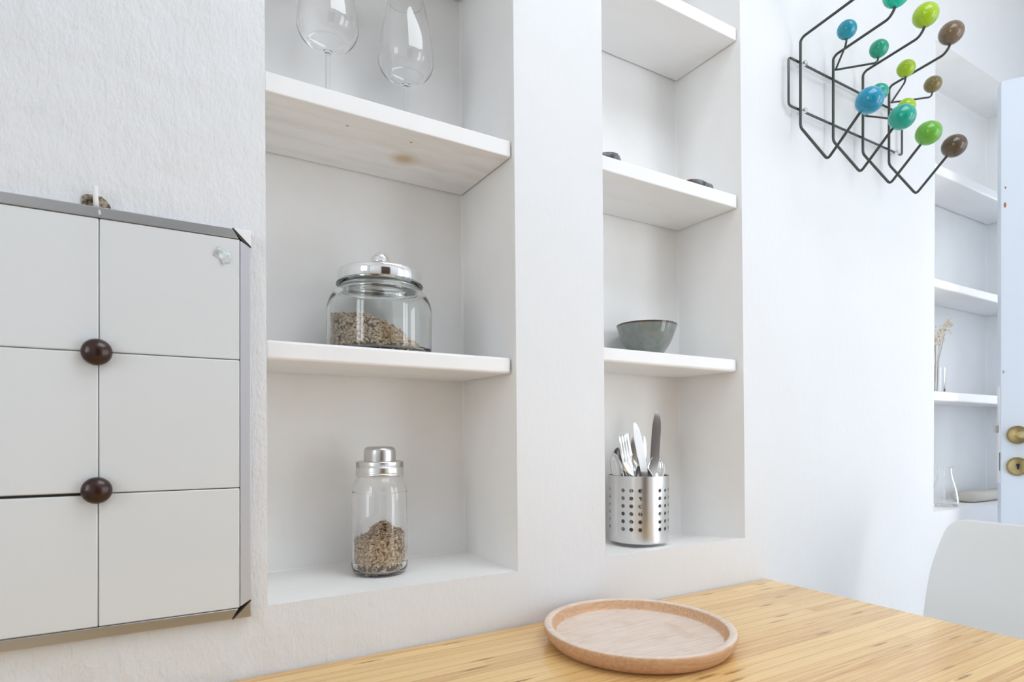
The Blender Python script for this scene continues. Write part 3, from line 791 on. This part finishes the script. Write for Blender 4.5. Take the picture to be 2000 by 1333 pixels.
for i, x in enumerate(WX):
    ball(x, -.1580, 2.0130, BR, *topm[i])
    ball(x, -.1700 if i < 2 else -.1640, 1.7440, BR, *lowm[i])
def pair(x, zj, y, zb_, dx, ml, mr, ll, lr):
    for s, m_, l_ in ((-1, ml, ll), (1, mr, lr)):
        b = NB(); tube(b, rp(fillet([(x, wy-.0058, zj), (x+s*dx*.98, y+.003, zb_-.031), (x+s*dx, y, zb_-.014)], .010, 5)), .0023, 10); link('small_hook_wire', b, M_wire, rk)
        ball(x+s*dx, y, zb_, SR, m_, l_)
pair(WX[1], 1.9209, -.088, 1.9560, .064, M_sblue, M_green, 'small blue ball', 'small emerald ball')
pair(WX[3], 1.9126, -.090, 1.9450, .064, M_lime, M_olive, 'small lime ball', 'small olive brown ball')
pair(WX[2], 1.8466, -.088, 1.8550, .060, M_teal, M_lime, 'small teal ball behind the large blue one', 'small lime ball behind the large teal one')

# ------------------------------------------------------------------ chair
ch = thing('chair', (1.38, -.385, 0), 'light grey moulded plastic chair beyond the far end of the table', 'chair')
b = NB()
# side profile (x, z) from the top of the back to the front of the seat, half width, edge curl
prof = [(.215, .871, .228, .006), (.208, .840, .231, .010), (.190, .760, .240, .020), (.165, .650, .243, .030), (.130, .545, .240, .040), (.085, .475, .235, .042), (.02, .445, .228, .036), (-.07, .440, .225, .026), (-.15, .447, .220, .016), (-.195, .440, .212, .008)]
prof = smoothp(prof, 4); NV = 40; g = []
for i, (x, z, hw, cu) in enumerate(prof):
    row = []
    for j in range(NV+1):
        u = math.sin(PI/2*(-1+2*j/NV))
        s = i/(len(prof)-1)
        round_ = 0
        e = max(0, abs(u)-.80)/.20; drop = .045*(1-math.sqrt(max(0, 1-min(1, e)**2)))
        dz = dx_ = 0
        if s < .30: dz = -drop*(1-s/.30)**1.2
        if s > .9: dx_ = (e**2)*.03*(s-.9)/.1
        cz = cu*abs(u)**2.4
        # curl forward (-x) on the back, upwards on the seat
        f = min(1, max(0, (z-.45)/.25))
        row.append(b.verts.new((x-cz*f+dx_, u*hw, z+cz*(1-f)+dz)))
    g.append(row)
for i in range(len(g)-1):
    for j in range(NV): b.faces.new((g[i][j], g[i][j+1], g[i+1][j+1], g[i+1][j]))
o = link('seat_shell', b, M_chair, ch); s_ = o.modifiers.new('thick', 'SOLIDIFY'); s_.thickness = .006; s_.offset = 0
for sx in (-1, 1):
    for sy in (-1, 1):
        b = NB(); tube(b, [(sx*.10, sy*.09, .433), (sx*.2, sy*.20, .0)], .011, 12, rad=[.013, .009]); link('leg', b, M_wpin, ch)
b = NB(); tube(b, [(-.10, -.09, .428), (-.10, .09, .428), (.10, .09, .428), (.10, -.09, .428)], .008, 8, closed=True); link('seat_frame', b, M_satin, ch)
ch.rotation_euler = (0, 0, R(0))

# ------------------------------------------------------------------ door
DA = Vector((2.014, -.107, 0)); dd = Vector((.515, -.857, 0)).normalized(); nn = Vector((-dd.y, dd.x, 0))  # nn points away from the camera side
door = bpy.data.objects.new('door_1', None); S.collection.objects.link(door); door.location = DA
door.rotation_euler = (0, 0, math.atan2(dd.y, dd.x)); tag(door, 'pale blue painted door standing ajar at the right edge', kind='structure')
# local x runs along the door from the free edge, local y points to the far side
b = NB(); box(b, 0, .84, 0, .040, .01, 2.045); link('door_leaf', b, M_door, door, bevel=.0015)
b = NB(); box(b, -.0016, .0005, .006, .034, .93, 1.20); link('lock_plate', b, M_wpin, door, bevel=.0004)
b = NB(); box(b, -.011, .0, .012, .028, 1.070, 1.092); link('latch_bolt', b, M_satin, door, bevel=.001)
b = NB(); box(b, -.0022, -.0015, .0045, .009, .965, 1.015); link('keep_slot', b, M_black, door, smooth=False)
def facel(b, x, z):   # turned part on the near face (local -y)
    bmesh.ops.rotate(b, verts=b.verts[:], matrix=Matrix.Rotation(R(90), 3, 'X')); bmesh.ops.translate(b, verts=b.verts[:], vec=(x, 0, z))
hx = .036
b = NB(); lathe(b, [(0, .0075), (.012, .0078), (.0205, .0055), (.0245, .0060), (.0255, .0040), (.0255, 0), (0, 0)], 40); facel(b, hx, 1.0640)
hd = link('handle_rose', b, M_brass, door)
b = NB(); tube(b, fillet([(hx, -.006, 1.0640), (hx, -.046, 1.0640), (hx+.030, -.052, 1.0650), (hx+.115, -.052, 1.0630)], .012, 5), .0085, 14, rad=None); link('lever', b, M_brass, hd)
b = NB(); lathe(b, [(0, .0055), (.018, .0055), (.0215, .0045), (.0250, .0050), (.0258, .0025), (.0258, 0), (0, 0)], 40); facel(b, hx, .9775)
es = link('keyhole_rose', b, M_brass, door)
b = NB(); lathe(b, [(0, .0062), (.0042, .0062), (.0042, .0045)], 16); facel(b, hx, .9815); box(b, hx-.0024, hx+.0024, -.0062, -.0045, .9700, .9810); link('keyhole', b, M_black, es, smooth=False)
for x, z, w, h in ((.009, 1.7000, .0028, .0075), (.010, 1.7480, .0018, .0035), (.0055, 1.2390, .0020, .0045)):
    b = NB(); lathe(b, [(0, .0006), (1, .0005), (1, 0)], 12)
    for v in b.verts: v.co.x *= w; v.co.y *= h
    facel(b, x, z); link('paint_chip', b, M_chip if z > 1.3 else M_satin, door, smooth=False)

# ------------------------------------------------------------------ far niche contents
b = NB()
pts = smoothp([(.0300, 0), (.0345, .0060), (.0350, .0200), (.0300, .0520), (.0215, .0850), (.0180, .1080), (.0200, .1200)], 5)
lathe(b, [(0, .001)]+pts+[(r-.0018, z+.0006 if i else z) for i, (r, z) in enumerate(pts[::-1][:-4])]+[(0, .006)], 48)
tag(link('carafe', b, M_glass, loc=(2.075, .058, .8467)), 'clear glass carafe on the lowest ledge of the far niche', 'carafe')
va = thing('glass_vase', (2.015, .055, 1.1887), 'small clear glass vase on the far niche shelf, half hidden by the wall', 'vase')
b = NB(); lathe(b, [(0, 0), (.022, 0), (.0235, .002), (.0235, .075), (.0215, .075), (.0215, .006), (0, .006)], 40); link('vase_body', b, M_glass, va)
fl = thing('dried_flowers', (2.015, .055, 1.1950), 'bunch of pale dried flowers standing in the small glass vase', 'flowers')
rnd = random.Random(4)
b = NB(); tips = []
for k in range(9):
    a = rnd.uniform(0, 2*PI); r1 = rnd.uniform(.01, .045); h = rnd.uniform(.13, .215)
    p = Vector((abs(math.cos(a))*r1+.005, math.sin(a)*r1*.6, h)); tips.append(p)
    tube(b, [(.004*math.cos(a), .004*math.sin(a), .003), (p.x*.3, p.y*.3, h*.5), p], .0006, 5)
link('stems', b, M_stem, fl)
for p in tips:
    b = NB()
    for k in range(14):
        sphere(b, p+Vector((rnd.gauss(0,.007), rnd.gauss(0,.007), rnd.gauss(0,.009))), rnd.uniform(.0022, .0042), 8, 6)
    link('flower_head', b, M_flower, fl)
b = NB(); n = 20; A = []
secs = [(0, .55), (.006, .85), (.02, 1), (.10, 1.03), (.20, 1.0), (.262, .97), (.272, .7)]
for x, s in secs:
    A.append([b.verts.new((x, .032*s*math.copysign(abs(math.cos(t))**.6, math.cos(t)), .0165+.0165*s*math.copysign(abs(math.sin(t))**.7, math.sin(t))+(.001*math.sin(x*60) if math.sin(t) > 0 else 0))) for t in [2*PI*k/n for k in range(n)]])
for P_, Q_ in zip(A, A[1:]):
    for k in range(n): b.faces.new((P_[k], P_[(k+1) % n], Q_[(k+1) % n], Q_[k]))
b.faces.new(A[0][::-1]); b.faces.new(A[-1])
zmin = min(v.co.z for v in b.verts)
for v in b.verts: v.co.z -= zmin
tag(link('folded_cloth', b, M_cloth, loc=(2.225, .070, .8467), angle=60), 'folded beige cloth lying on the lowest ledge of the far niche', 'cloth')
